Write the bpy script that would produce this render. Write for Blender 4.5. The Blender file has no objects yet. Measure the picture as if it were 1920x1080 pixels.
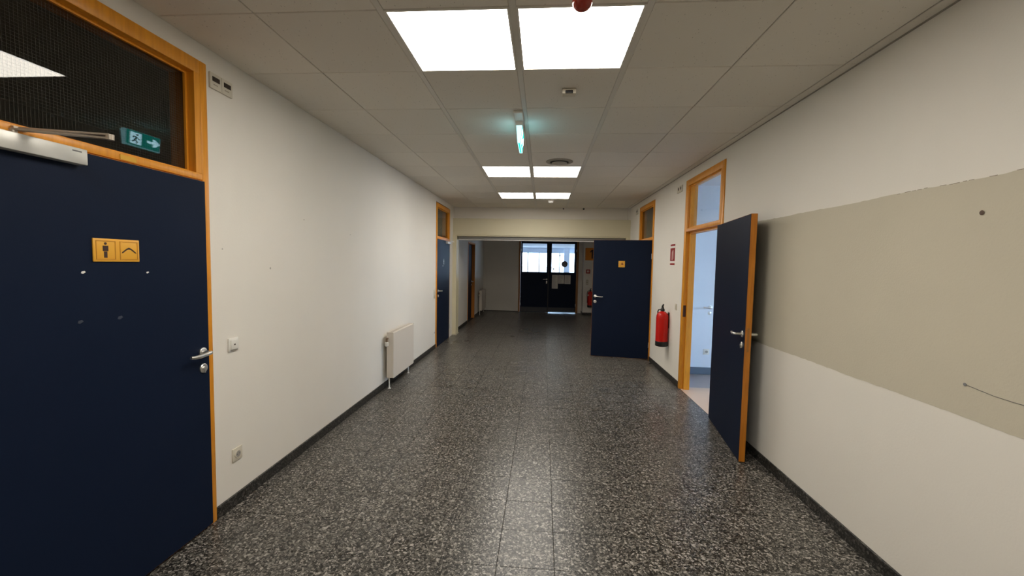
import bpy, bmesh, math, random
from mathutils import Vector, Matrix
random.seed(7)
PI = math.pi
C = bpy.context.scene.collection
SC = bpy.context.scene

# ------------------------------------------------------------------ camera
XL, XR = -1.915, 1.789          # corridor side walls
HC, CE = 1.566, 2.743           # camera height, ceiling height
YB, YE = -3.0, 13.45            # back and end of corridor
F_PX, YAW, PITCH, ROLL = 776.7146, .0727, -.0597, .0186
Fw = Vector((-math.sin(YAW)*math.cos(PITCH), math.cos(YAW)*math.cos(PITCH), math.sin(PITCH)))
R0 = Vector((math.cos(YAW), math.sin(YAW), 0)); U0 = R0.cross(Fw)
Rv = R0*math.cos(ROLL)+U0*math.sin(ROLL); Uv = -R0*math.sin(ROLL)+U0*math.cos(ROLL)
cd = bpy.data.cameras.new('camera'); cam = bpy.data.objects.new('camera', cd); C.objects.link(cam)
cd.sensor_fit = 'HORIZONTAL'; cd.sensor_width = 36; cd.lens = 36*F_PX/1920
cd.clip_start = .02; cd.clip_end = 500
M = Matrix((Rv, Uv, -Fw)).transposed().to_4x4(); M.translation = (0, 0, HC)
cam.matrix_world = M
SC.camera = cam

# ------------------------------------------------------------------ world + exposure
w = bpy.data.worlds.new('world'); SC.world = w; w.use_nodes = True
bg = w.node_tree.nodes['Background']
bg.inputs['Color'].default_value = (.50, .72, 1.0, 1); bg.inputs['Strength'].default_value = 6.5
SC.view_settings.view_transform = 'Standard'; SC.view_settings.look = 'None'
SC.view_settings.gamma = 1; SC.view_settings.use_curve_mapping = False
SC.view_settings.exposure = 1.1
LAMP = 7.5                       # ceiling panel radiance
LAMP_COL = (1.0, .945, .86)

# ------------------------------------------------------------------ materials
def newmat(name):
    m = bpy.data.materials.new(name); m.use_nodes = True
    nt = m.node_tree; return m, nt, nt.nodes['Principled BSDF']
def mat(name, col, rough=.5, metal=0, var=0., vscale=3., bump=0., bscale=60., spec=.5, coat=0):
    m, nt, b = newmat(name)
    b.inputs['Base Color'].default_value = (*col, 1); b.inputs['Roughness'].default_value = rough
    b.inputs['Metallic'].default_value = metal; b.inputs['Specular IOR Level'].default_value = spec
    b.inputs['Coat Weight'].default_value = coat
    g = nt.nodes.new('ShaderNodeNewGeometry')
    n = nt.nodes.new('ShaderNodeTexNoise'); n.inputs['Scale'].default_value = vscale; n.inputs['Detail'].default_value = 4
    nt.links.new(g.outputs['Position'], n.inputs['Vector'])
    v = max(var, .02)
    mp = nt.nodes.new('ShaderNodeMapRange')
    mp.inputs['To Min'].default_value = 1-v; mp.inputs['To Max'].default_value = 1+v
    nt.links.new(n.outputs['Fac'], mp.inputs['Value'])
    h = nt.nodes.new('ShaderNodeHueSaturation'); h.inputs['Color'].default_value = (*col, 1)
    nt.links.new(mp.outputs['Result'], h.inputs['Value']); nt.links.new(h.outputs['Color'], b.inputs['Base Color'])
    if bump:
        n2 = nt.nodes.new('ShaderNodeTexNoise'); n2.inputs['Scale'].default_value = bscale; n2.inputs['Detail'].default_value = 3
        nt.links.new(g.outputs['Position'], n2.inputs['Vector'])
        bp = nt.nodes.new('ShaderNodeBump'); bp.inputs['Strength'].default_value = bump; bp.inputs['Distance'].default_value = .004
        nt.links.new(n2.outputs['Fac'], bp.inputs['Height']); nt.links.new(bp.outputs['Normal'], b.inputs['Normal'])
    return m
def emit(name, col, s):
    m, nt, b = newmat(name)
    b.inputs['Base Color'].default_value = (*[min(1, c) for c in col], 1)
    b.inputs['Emission Color'].default_value = (*col, 1); b.inputs['Emission Strength'].default_value = s
    return m
def glass(name, tint=(1, 1, 1), rough=0.0, ior=1.5):
    m = bpy.data.materials.new(name); m.use_nodes = True; nt = m.node_tree; nt.nodes.clear()
    o = nt.nodes.new('ShaderNodeOutputMaterial'); t = nt.nodes.new('ShaderNodeBsdfTransparent')
    g = nt.nodes.new('ShaderNodeBsdfGlossy'); f = nt.nodes.new('ShaderNodeFresnel'); x = nt.nodes.new('ShaderNodeMixShader')
    t.inputs['Color'].default_value = (*tint, 1); g.inputs['Roughness'].default_value = rough; gm = nt.nodes.new('ShaderNodeNewGeometry'); mr = nt.nodes.new('ShaderNodeMapRange')   # thin pane: same reflectance on both faces
    mr.inputs['To Min'].default_value = ior; mr.inputs['To Max'].default_value = 1/ior
    nt.links.new(gm.outputs['Backfacing'], mr.inputs['Value']); nt.links.new(mr.outputs[0], f.inputs['IOR'])
    nt.links.new(f.outputs[0], x.inputs[0]); nt.links.new(t.outputs[0], x.inputs[1]); nt.links.new(g.outputs[0], x.inputs[2])
    nt.links.new(x.outputs[0], o.inputs[0]); return m
def terrazzo(name, rough=.3, dark=1.0):
    m, nt, b = newmat(name); L = nt.links.new; N = nt.nodes.new
    g = N('ShaderNodeNewGeometry')
    # warp a little so chips look broken, not cellular
    wn = N('ShaderNodeTexNoise'); wn.inputs['Scale'].default_value = 55; L(g.outputs['Position'], wn.inputs['Vector'])
    wm = N('ShaderNodeVectorMath'); wm.operation = 'SCALE'; wm.inputs['Scale'].default_value = .008; L(wn.outputs['Color'], wm.inputs[0])
    wa = N('ShaderNodeVectorMath'); wa.operation = 'ADD'; L(g.outputs['Position'], wa.inputs[0]); L(wm.outputs[0], wa.inputs[1])
    def chips(scale, stops):
        v = N('ShaderNodeTexVoronoi'); v.inputs['Scale'].default_value = scale; L(wa.outputs[0], v.inputs['Vector'])
        s = N('ShaderNodeSeparateColor'); L(v.outputs['Color'], s.inputs[0])
        r = N('ShaderNodeValToRGB'); r.color_ramp.interpolation = 'CONSTANT'
        e = r.color_ramp.elements
        while len(e) < len(stops): e.new(.5)
        for i, (p, c) in enumerate(stops): e[i].position = p; e[i].color = (*c, 1)
        L(s.outputs[0], r.inputs['Fac']); return r.outputs['Color'], s.outputs[1]
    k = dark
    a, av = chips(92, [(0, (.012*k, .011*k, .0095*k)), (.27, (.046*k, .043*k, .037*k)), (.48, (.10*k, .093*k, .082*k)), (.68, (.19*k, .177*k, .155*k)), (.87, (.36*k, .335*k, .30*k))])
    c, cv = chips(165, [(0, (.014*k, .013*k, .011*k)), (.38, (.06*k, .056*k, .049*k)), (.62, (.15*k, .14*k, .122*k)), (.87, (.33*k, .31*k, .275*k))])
    mx = N('ShaderNodeMix'); mx.data_type = 'RGBA'
    st = N('ShaderNodeMath'); st.operation = 'GREATER_THAN'; st.inputs[1].default_value = .5; L(av, st.inputs[0])
    L(st.outputs[0], mx.inputs['Factor']); L(a, mx.inputs[6]); L(c, mx.inputs[7])
    n = N('ShaderNodeTexNoise'); n.inputs['Scale'].default_value = .9; n.inputs['Detail'].default_value = 5; L(g.outputs['Position'], n.inputs['Vector'])
    mp = N('ShaderNodeMapRange'); mp.inputs['To Min'].default_value = .8; mp.inputs['To Max'].default_value = 1.2; L(n.outputs['Fac'], mp.inputs['Value'])
    h = N('ShaderNodeHueSaturation'); L(mp.outputs[0], h.inputs['Value']); L(mx.outputs[2], h.inputs['Color'])
    L(h.outputs['Color'], b.inputs['Base Color'])
    mr = N('ShaderNodeMapRange'); mr.inputs['To Min'].default_value = rough-.07; mr.inputs['To Max'].default_value = rough+.09; L(n.outputs['Fac'], mr.inputs['Value'])
    L(mr.outputs[0], b.inputs['Roughness']); b.inputs['Specular IOR Level'].default_value = .42
    return m
def wood(name, col, col2):
    m, nt, b = newmat(name); L = nt.links.new; N = nt.nodes.new
    g = N('ShaderNodeNewGeometry'); mpg = N('ShaderNodeMapping'); mpg.inputs['Scale'].default_value = (30, 30, 2.2)
    L(g.outputs['Position'], mpg.inputs['Vector'])
    n = N('ShaderNodeTexNoise'); n.inputs['Scale'].default_value = 2.5; n.inputs['Detail'].default_value = 6; L(mpg.outputs[0], n.inputs['Vector'])
    r = N('ShaderNodeValToRGB'); r.color_ramp.elements[0].position = .3; r.color_ramp.elements[0].color = (*col2, 1)
    r.color_ramp.elements[1].position = .65; r.color_ramp.elements[1].color = (*col, 1)
    L(n.outputs['Fac'], r.inputs['Fac']); L(r.outputs['Color'], b.inputs['Base Color']); b.inputs['Roughness'].default_value = .38
    return m
def tile_mat(name, col):
    m, nt, b = newmat(name); L = nt.links.new; N = nt.nodes.new
    g = N('ShaderNodeNewGeometry')
    v = N('ShaderNodeTexVoronoi'); v.inputs['Scale'].default_value = 75
    mpg = N('ShaderNodeMapping'); mpg.inputs['Scale'].default_value = (1, .45, 1); L(g.outputs['Position'], mpg.inputs['Vector']); L(mpg.outputs[0], v.inputs['Vector'])
    s = N('ShaderNodeSeparateColor'); L(v.outputs['Color'], s.inputs[0])
    lt = N('ShaderNodeMath'); lt.operation = 'LESS_THAN'; lt.inputs[1].default_value = .16; L(v.outputs['Distance'], lt.inputs[0])
    gt = N('ShaderNodeMath'); gt.operation = 'GREATER_THAN'; gt.inputs[1].default_value = .72; L(s.outputs[0], gt.inputs[0])
    mu = N('ShaderNodeMath'); mu.operation = 'MULTIPLY'; L(lt.outputs[0], mu.inputs[0]); L(gt.outputs[0], mu.inputs[1])
    oi = N('ShaderNodeObjectInfo')
    mp = N('ShaderNodeMapRange'); mp.inputs['To Min'].default_value = .965; mp.inputs['To Max'].default_value = 1.03; L(oi.outputs['Random'], mp.inputs['Value'])
    h = N('ShaderNodeHueSaturation'); h.inputs['Color'].default_value = (*col, 1); L(mp.outputs[0], h.inputs['Value'])
    mx = N('ShaderNodeMix'); mx.data_type = 'RGBA'; L(mu.outputs[0], mx.inputs['Factor']); L(h.outputs[0], mx.inputs[6])
    mx.inputs[7].default_value = (col[0]*.66, col[1]*.65, col[2]*.63, 1)
    L(mx.outputs[2], b.inputs['Base Color']); b.inputs['Roughness'].default_value = .9
    n2 = N('ShaderNodeTexNoise'); n2.inputs['Scale'].default_value = 160; L(g.outputs['Position'], n2.inputs['Vector'])
    bp = N('ShaderNodeBump'); bp.inputs['Strength'].default_value = .35; bp.inputs['Distance'].default_value = .002
    L(n2.outputs['Fac'], bp.inputs['Height']); L(bp.outputs[0], b.inputs['Normal'])
    return m

WALL = mat('warm white paint', (.805, .765, .69), .75, var=.05, vscale=1.3, bump=.12, bscale=90)
BEIGE = mat('old beige paint', (.585, .535, .42), .85, var=.06, vscale=2.2, bump=.3, bscale=120)
CREAM = mat('cream enamel', (.66, .60, .42), .5, var=.03)
BLUEW = mat('classroom paint', (.70, .75, .82), .75, var=.03)
NAVY = mat('navy laminate', (.0058, .0118, .031), .5, var=.12, vscale=1.5, bump=.08, bscale=220, spec=.12)
WOOD = wood('orange stained wood', (.79, .32, .018), (.66, .25, .012))
EDGEW = wood('worn door edge wood', (.56, .20, .014), (.44, .145, .010))
TERR = terrazzo('terrazzo', .29)
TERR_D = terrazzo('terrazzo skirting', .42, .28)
GROUT = mat('grout', (.02, .019, .017), .9)
CTILE = tile_mat('ceiling tile', (.78, .735, .655))
CBAR = mat('ceiling bar', (.70, .665, .60), .5)
VOID = mat('ceiling void', (.06, .055, .05), .9)
STEEL = mat('satin steel', (.80, .78, .74), .34, 1.0)
ALU = mat('aluminium', (.55, .55, .54), .42, .8)
WHITEP = mat('white plastic', (.78, .76, .70), .4)
IVORY = mat('ivory plastic', (.66, .61, .50), .45)
RADI = mat('radiator enamel', (.70, .63, .54), .4, var=.01)
BLACK = mat('black plastic', (.012, .012, .012), .45)
DKBR = mat('dark brown lens', (.03, .018, .012), .3)
RED = mat('red enamel', (.55, .008, .004), .3, spec=.35)
REDS = mat('sign red', (.30, .02, .018), .5)
WHITES = mat('sign white', (.88, .84, .78), .5)
ORANGE = mat('orange plastic', (.83, .42, .04), .4)
ORANGED = mat('orange sign', (.80, .27, .02), .5)
PICTO = mat('dark brown print', (.05, .022, .014), .6)
PAPER = mat('paper', (.75, .72, .66), .8)
INK = mat('grey print', (.18, .18, .18), .8)
LAMPM = emit('lamp diffuser', LAMP_COL, LAMP)
LFRAME = mat('lamp frame', (.75, .72, .66), .5)
CYAN = emit('lit acrylic', (.42, .88, 1.0), .8)
GREEN = emit('lit green', (.0, .30, .25), 1.5)
SWHITE = emit('lit white', (.5, .85, 1.0), 3.4)
SGREEN = emit('unlit green figure', (.0, .12, .13), .7)
GLASS = glass('clear glass')
GLASSD = glass('wired glass', (.84, .82, .77), ior=1.5)
WIRE = mat('glass wire', (.06, .06, .052), .6)
DOME = mat('red dome', (.42, .05, .03), .08); DOME.node_tree.nodes['Principled BSDF'].inputs['Transmission Weight'].default_value = .35
LINO = mat('beige lino', (.66, .47, .33), .45, var=.04)
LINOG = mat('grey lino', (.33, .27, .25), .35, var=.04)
BLSK = mat('blue grey skirting', (.10, .13, .17), .5)
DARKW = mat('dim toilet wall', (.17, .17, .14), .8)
SHADEIN = wood('shaded inner frame', (.42, .17, .035), (.33, .12, .022))  # frame wood darkened: the shade in the reveal is put into its colour
GROUND = mat('outdoor paving', (.5, .5, .5), .9)
BLUEGREY = mat('far soffit', (.55, .58, .60), .7)

# ------------------------------------------------------------------ mesh helpers
class MB:
    def __init__(s, o=(0, 0, 0)): s.v = []; s.f = []; s.o = Vector(o); s.sm = []
    def add(s, vs, fs, smooth=False):
        n = len(s.v); s.v += [tuple(Vector(v)-s.o) for v in vs]; s.f += [tuple(i+n for i in f) for f in fs]; s.sm += [smooth]*len(fs); return s
    def box(s, x0, x1, y0, y1, z0, z1):
        vs = [(x, y, z) for z in (z0, z1) for y in (y0, y1) for x in (x0, x1)]
        return s.add(vs, [(0, 2, 3, 1), (4, 5, 7, 6), (0, 1, 5, 4), (2, 6, 7, 3), (0, 4, 6, 2), (1, 3, 7, 5)])
    def cbox(s, x0, x1, y0, y1, z0, z1, c=.003):
        """box with all edges chamfered"""
        bm = bmesh.new(); bmesh.ops.create_cube(bm, size=1)
        for v in bm.verts: v.co = Vector(((x0+x1)/2+v.co.x*(x1-x0), (y0+y1)/2+v.co.y*(y1-y0), (z0+z1)/2+v.co.z*(z1-z0)))
        bmesh.ops.bevel(bm, geom=bm.edges[:], offset=c, segments=1, affect='EDGES')
        bm.verts.index_update()
        s.add([v.co[:] for v in bm.verts], [tuple(v.index for v in f.verts) for f in bm.faces]); bm.free(); return s
    def rbox(s, x0, x1, y0, y1, z0, z1, c=.006, seg=3):
        bm = bmesh.new(); bmesh.ops.create_cube(bm, size=1)
        for v in bm.verts: v.co = Vector(((x0+x1)/2+v.co.x*(x1-x0), (y0+y1)/2+v.co.y*(y1-y0), (z0+z1)/2+v.co.z*(z1-z0)))
        bmesh.ops.bevel(bm, geom=bm.edges[:], offset=c, segments=seg, affect='EDGES', profile=.5)
        bm.verts.index_update()
        s.add([v.co[:] for v in bm.verts], [tuple(v.index for v in f.verts) for f in bm.faces], True); bm.free(); return s
    def tube(s, pts, r, n=12, cap=True, rs=None):
        pts = [Vector(p) for p in pts]; rings = []; base = len(s.v); vs = []; fs = []
        up = None
        for i, p in enumerate(pts):
            d = (pts[min(i+1, len(pts)-1)]-pts[max(i-1, 0)]).normalized()
            if up is None:
                up = Vector((0, 0, 1)) if abs(d.z) < .9 else Vector((1, 0, 0))
            a = d.cross(up).normalized(); b = a.cross(d).normalized(); up = b
            rr = rs[i] if rs else r
            for k in range(n):
                t = 2*PI*k/n; vs.append(tuple(p+a*math.cos(t)*rr+b*math.sin(t)*rr))
        for i in range(len(pts)-1):
            for k in range(n):
                k2 = (k+1) % n; fs.append((i*n+k, i*n+k2, (i+1)*n+k2, (i+1)*n+k))
        if cap: fs += [tuple(range(n))[::-1], tuple((len(pts)-1)*n+k for k in range(n))]
        return s.add(vs, fs, True)
    def lathe(s, prof, c=(0, 0, 0), axis='Z', n=32):
        vs = []; fs = []
        for r, h in prof:
            for k in range(n):
                t = 2*PI*k/n; a, b = r*math.cos(t), r*math.sin(t)
                p = {'Z': (a, b, h), 'Y': (a, h, b), 'X': (h, a, b)}[axis]
                vs.append((c[0]+p[0], c[1]+p[1], c[2]+p[2]))
        for i in range(len(prof)-1):
            for k in range(n):
                k2 = (k+1) % n; f = (i*n+k, i*n+k2, (i+1)*n+k2, (i+1)*n+k)
                fs.append(f if axis != 'Y' else f[::-1])
        fs += [tuple(range(n)), tuple((len(prof)-1)*n+k for k in range(n))]
        return s.add(vs, fs, True)
    def prism(s, pts, y0, y1):
        """polygon in local x,z extruded along y"""
        n = len(pts); vs = [(x, y0, z) for x, z in pts]+[(x, y1, z) for x, z in pts]
        fs = [tuple(range(n)), tuple(range(2*n-1, n-1, -1))]+[(i, i+n, (i+1) % n+n, (i+1) % n) for i in range(n)]
        return s.add(vs, fs)
    def mesh(s, name, m):
        me = bpy.data.meshes.new(name); me.from_pydata(s.v, [], s.f); me.materials.append(m)
        for p, sm in zip(me.polygons, s.sm): p.use_smooth = sm
        bm = bmesh.new(); bm.from_mesh(me); bmesh.ops.recalc_face_normals(bm, faces=bm.faces); bm.to_mesh(me); bm.free()
        if any(s.sm): me.set_sharp_from_angle(angle=.7)
        return me
    def build(s, name, m, parent=None, label=None, loc=None, rot=None):
        o = bpy.data.objects.new(name, s.mesh(name, m)); C.objects.link(o)
        if parent: o.parent = parent
        if loc: o.location = loc
        if rot is not None: o.rotation_euler = (0, 0, rot)
        if label: o['label'] = label
        return o
def tag(o, label, cat, group=None, kind=None):
    o['label'] = label; o['category'] = cat
    if group: o['group'] = group
    if kind: o['kind'] = kind
    return o
def thing(name, label, cat, loc=(0, 0, 0), rz=0, group=None, kind=None):
    o = bpy.data.objects.new(name, None); o.empty_display_size = .05; C.objects.link(o)
    o.location = loc; o.rotation_euler = (0, 0, rz); return tag(o, label, cat, group, kind)
def struct(name, mb, m, label, cat):
    return tag(mb.build(name, m), label, cat, kind='structure')
LW, RW = PI/2, -PI/2     # things on the left wall / on the right wall (local -y points out of the wall)
def on_left(name, label, cat, y, z=0, x=XL, **k): return thing(name, label, cat, (x, y, z), LW, **k)
def on_right(name, label, cat, y, z=0, x=XR, **k): return thing(name, label, cat, (x, y, z), RW, **k)

# ------------------------------------------------------------------ shell
def wall_x(mb, x0, x1, ys, z0, z1, openings):
    y0, y1 = ys; cur = y0
    for a, b, t in openings:
        mb.box(x0, x1, cur, a, z0, z1); mb.box(x0, x1, a, b, t, z1); cur = b
    mb.box(x0, x1, cur, y1, z0, z1)
TW = 2.85
L1, L2, L3 = (1.17, 2.255), (7.335, 8.405), (10.54, 11.62)
R1, R2 = (4.305, 5.425), (6.90, 7.92)
mb = MB(); wall_x(mb, XL-.14, XL, (YB, YE+.1), 0, TW, [(*L1, 2.647), (*L2, 2.647), (*L3, 2.10)])
wl = struct('wall_left', mb, WALL, 'long off-white corridor wall on the left with faint scuffs and doors', 'wall')
mb = MB(); wall_x(mb, XR, XR+.11, (YB, YE+.1), 0, TW, [(*R1, 2.642), (*R2, 2.642)])
wr = struct('wall_right', mb, WALL, 'long off-white corridor wall on the right with an unpainted beige area', 'wall')
struct('wall_back', MB().box(XL-.14, XR+.11, YB-.1, YB, 0, TW), WALL, 'plain off-white wall closing the corridor behind the viewer', 'wall')
# scuffs on the left wall
for y, z, r in ((2.792, 1.499, .008), (3.213, 1.883, .006), (4.017, 1.82, .006), (2.356, 1.619, .005)):
    MB().lathe([(r*.4, 0), (r, .0004), (r*.9, .0009)], (XL-.0002, y, z), 'X', 8).build('scuff_mark', mat('scuff', (.45, .42, .37), .8), wl)
# old beige paint on the right wall, ragged upper and lower edges
top = [(y, 1.952+.0012*math.sin(y*9)+random.uniform(-.0022, .0022)) for y in [ -1.2+i*.03 for i in range(170)]]
bot = [(y, .952+.001*math.sin(y*7)+random.uniform(-.002, .002)) for y in [-1.2+i*.03 for i in range(170)]]
n = len(top); vs = []; fs = []
for (y, zt), (_, zb) in zip(top, bot): vs += [(XR-.0015, y, zt), (XR-.0015, y, zb), (XR+.0005, y, zt), (XR+.0005, y, zb)]
for i in range(n-1):
    a = i*4; b = a+4; fs += [(a, a+1, b+1, b), (a, b, b+2, a+2), (a+1, a+3, b+3, b+1)]
MB().add(vs, fs).build('beige_patch', BEIGE, wr, 'wide band of old beige paint with ragged edge')
mk = mat('torn edge', (.28, .23, .17), .9); tb = MB()
for i in range(70, 117):
    if random.random() < .62:
        y, z = top[i]; tb.box(XR-.003, XR-.001, y, y+random.uniform(.012, .032), z-.0006, z+.0012)
tb.build('torn_edge', mk, wr)['kind'] = 'stuff'
MB().lathe([(.003, 0), (.010, .001), (.007, .004)], (XR-.0055, 1.845, 1.808), 'X', 10).build('wall_plug', mat('plug', (.12, .08, .06), .8), wr)
MB().lathe([(.003, 0), (.007, .001), (.005, .005)], (XR-.0065, 1.854, 1.092), 'X', 10).build('wall_plug', mat('plug grey', (.2, .2, .2), .6), wr)
MB().tube([(XR-.003, 1.854, 1.092), (XR-.003, 1.80, 1.085), (XR-.003, 1.74, 1.078), (XR-.003, 1.66, 1.076), (XR-.003, 1.55, 1.08)], .0011, 6).build('thin_wire', mat('wire grey', (.16, .15, .14), .6), wr, 'thin wire hanging off the plug')

# floor: concrete bed (grout), single tiles nearby, joined tiles beyond
struct_floor = struct('floor', MB().box(XL-.14, XR+.11, YB-.1, YE+.3, -.12, -.0022), GROUT, 'polished grey speckled terrazzo floor laid in square tiles', 'floor')
P = .2985; X0 = -.203; G = .0014
xs = [XL]+[X0+P*k for k in range(-5, 7)]+[XR]
ys = [2.346+.2995*k for k in range(-18, 38)]
near = [(i, j) for j in range(len(ys)-1) for i in range(len(xs)-1) if 1.7 < ys[j] < 8.3][:299]
nearset = set(near); cache = {}
def tile_mb(wx, wy, o=(0, 0)):
    c = .0009; h = .002; a, b = wx/2-G, wy/2-G
    vs = [(-a, -b, -h), (a, -b, -h), (a, b, -h), (-a, b, -h), (-a, -b, -c), (a, -b, -c), (a, b, -c), (-a, b, -c), (-a+c, -b+c, 0), (a-c, -b+c, 0), (a-c, b-c, 0), (-a+c, b-c, 0)]
    vs = [(x+o[0], y+o[1], z) for x, y, z in vs]
    return vs, [(4, 5, 9, 8), (5, 6, 10, 9), (6, 7, 11, 10), (7, 4, 8, 11), (8, 9, 10, 11), (0, 1, 5, 4), (1, 2, 6, 5), (2, 3, 7, 6), (3, 0, 4, 7)]
far = MB()
for j in range(len(ys)-1):
    for i in range(len(xs)-1):
        wx, wy = xs[i+1]-xs[i], ys[j+1]-ys[j]; cx, cy = (xs[i]+xs[i+1])/2, (ys[j]+ys[j+1])/2
        if cy > 13.5 or cy < YB: continue
        if (i, j) in nearset:
            k = round(wx, 4)
            if k not in cache: cache[k] = MB().add(*tile_mb(wx, wy)).mesh('floor_tile', TERR)
            o = bpy.data.objects.new('floor_tile', cache[k]); C.objects.link(o); o.parent = struct_floor; o.location = (cx, cy, 0)
        else: far.add(*tile_mb(wx, wy, (cx, cy)))
fo = far.build('far_floor_tiles', TERR, struct_floor); fo['kind'] = 'stuff'
MB().box(XL+.09, XR, 9.09, 9.102, -.001, .0012).build('expansion_joint', GROUT, struct_floor)

# skirting: terrazzo strips between the doors
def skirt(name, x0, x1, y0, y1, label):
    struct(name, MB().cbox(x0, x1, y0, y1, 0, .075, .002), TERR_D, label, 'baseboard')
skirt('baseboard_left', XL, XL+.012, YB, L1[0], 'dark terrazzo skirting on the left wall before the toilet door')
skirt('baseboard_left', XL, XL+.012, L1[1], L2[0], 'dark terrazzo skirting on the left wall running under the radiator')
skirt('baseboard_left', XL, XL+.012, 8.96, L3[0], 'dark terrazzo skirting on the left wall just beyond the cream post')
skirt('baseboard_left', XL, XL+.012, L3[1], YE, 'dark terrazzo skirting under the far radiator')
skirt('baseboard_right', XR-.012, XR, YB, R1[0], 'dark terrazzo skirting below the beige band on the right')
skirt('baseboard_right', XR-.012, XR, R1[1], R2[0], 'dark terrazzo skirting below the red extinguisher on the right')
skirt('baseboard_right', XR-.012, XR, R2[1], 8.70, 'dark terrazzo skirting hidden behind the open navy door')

# ceiling
ceil_o = struct('ceiling', MB().box(XL-.14, XR+.11, YB-.1, 8.85, CE+.06, CE+.14), VOID, 'suspended corridor ceiling of square grey mineral tiles', 'ceiling')
S = .625; CX0 = -.166; CY0 = 1.971
cols = [XL]+[CX0+S*k for k in range(-2, 4)]+[XR]
def ce(i):    # gap half width at column line i (index in cols)
    return {2: .0166, 3: .0166, 4: .0166}.get(i, .0026)
lights = {(2, 0), (3, 0), (2, 5), (3, 5), (2, 8), (3, 8), (2, -3), (3, -3)}  # rearmost pair is out of view, added to brighten the near walls
ccache = {}
def ctile(wx, wy):
    k = (round(wx, 3), round(wy, 3))
    if k not in ccache:
        a, b, c, h = wx/2, wy/2, .003, .016
        vs = [(-a, -b, h), (a, -b, h), (a, b, h), (-a, b, h), (-a, -b, c), (a, -b, c), (a, b, c), (-a, b, c), (-a+c, -b+c, 0), (a-c, -b+c, 0), (a-c, b-c, 0), (-a+c, b-c, 0)]
        fs = [(0, 1, 2, 3), (4, 5, 9, 8), (5, 6, 10, 9), (6, 7, 11, 10), (7, 4, 8, 11), (8, 11, 10, 9), (0, 1, 5, 4), (1, 2, 6, 5), (2, 3, 7, 6), (3, 0, 4, 7)]
        ccache[k] = MB().add(vs, fs).mesh('ceiling_tile', CTILE)
    return ccache[k]
for k in range(-8, 11):
    y0, y1 = max(CY0+S*k, YB), min(CY0+S*(k+1), 8.846)
    if y1-y0 < .05: continue
    for i in range(len(cols)-1):
        if (i, k) in lights: continue
        x0, x1 = cols[i]+(ce(i) if i else .004), cols[i+1]-(ce(i+1) if i+1 < len(cols)-1 else .006)
        if i == 6: x0 += .007
        ya, yb = y0+.0024, y1-.0024
        o = bpy.data.objects.new('ceiling_tile', ctile(x1-x0, yb-ya)); C.objects.link(o); o.parent = ceil_o
        o.location = ((x0+x1)/2, (ya+yb)/2, CE+random.uniform(0, .0012)+(.004 if i == 6 else 0))
for i in (2, 3, 4):
    x = cols[i]
    MB().cbox(x-.0156, x+.0156, YB, 8.846, CE+.0008, CE+.03, .001).build('grid_bar', CBAR, ceil_o)
MB().box(XL, XL+.018, YB, 8.846, CE+.002, CE+.004).build('edge_angle', CBAR, ceil_o)
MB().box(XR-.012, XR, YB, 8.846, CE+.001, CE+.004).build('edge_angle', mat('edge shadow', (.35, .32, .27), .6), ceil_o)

# ceiling lamps
LN = {0: 'nearest pair, above the front of the corridor', 5: 'middle pair, beyond the exit sign', 8: 'farthest pair, before the cream lintel', -3: 'unseen pair added above the viewer to brighten the near walls'}
for (i, k) in sorted(lights):
    x0, x1 = cols[i]+.016, cols[i+1]-.016; y0, y1 = CY0+S*k+.002, CY0+S*(k+1)-.002
    cx, cy = (x0+x1)/2, (y0+y1)/2
    t = thing('ceiling_light', f"{'left' if i == 2 else 'right'} square LED ceiling panel of the {LN[k]}", 'ceiling light', (cx, cy, CE), 0, 'square LED ceiling panels')
    a, b = (x1-x0)/2, (y1-y0)/2; m_ = .011
    fr = MB(); z0, z1 = -.003, .022
    fr.box(-a, a, -b, -b+m_, z0, z1).box(-a, a, b-m_, b, z0, z1).box(-a, -a+m_, -b+m_, b-m_, z0, z1).box(a-m_, a, -b+m_, b-m_, z0, z1)
    fr.build('light_frame', LFRAME, t)
    MB().box(-a+m_, a-m_, -b+m_, b-m_, .0, .012).build('diffuser', LAMPM, t)

# ------------------------------------------------------------------ partition at the end of the first section
tag(MB().box(XL, XR, 8.846, 9.0, 2.14, TW).build('wall_lintel', WALL), 'off-white bulkhead above the wide opening', 'wall', kind='structure')
struct('trim_1', MB().cbox(XL, XR, 8.745, 8.846, 2.145, 2.497, .004), CREAM, 'cream metal lintel cover across the corridor', 'trim')
struct('trim_2', MB().cbox(XL+.09, XR, 8.75, 8.80, 2.122, 2.143, .003), CREAM, 'thin cream lip beneath the lintel cover', 'trim')
t = thing('sliding_track', 'pale grey metal track beneath the cream lintel', 'track', (0, 8.9, 2.04), kind='structure'); t.name = 'trim_3'
MB((0, 8.9, 2.04)).cbox(XL+.10, XR, 8.80, 8.95, 2.067, 2.139, .003).build('track_housing', mat('grey housing', (.20, .195, .18), .5), t)
MB((0, 8.9, 2.04)).cbox(XL+.10, XR, 8.82, 8.90, 2.044, 2.066, .003).build('bottom_rail', mat('pale rail', (.72, .70, .66), .4), t)
struct('trim_4', MB().cbox(XL, XL+.085, 8.72, 8.95, .0, 2.144, .004).box(XL+.085, XL+.09, 8.90, 8.95, .02, 2.14), CREAM, 'cream post at the left side of the wide opening', 'trim')
struct('trim_5', MB().cbox(XR-.085, XR, 8.74, 8.95, .0, 2.144, .004), CREAM, 'cream post at the right side behind the open door', 'trim')
struct('trim_6', MB().box(XR-.05, XR, 8.78, 8.846, 2.5, CE), WALL, 'small white pilaster at the right end of the bulkhead', 'trim')
MB().cbox(XL, XL+.1, 8.70, 8.96, 0, .03, .003).build('trim_7', mat('worn base', (.5, .46, .36), .8)); tag(bpy.data.objects['trim_7'], 'chipped base under the cream post', 'trim', kind='structure')
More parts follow.
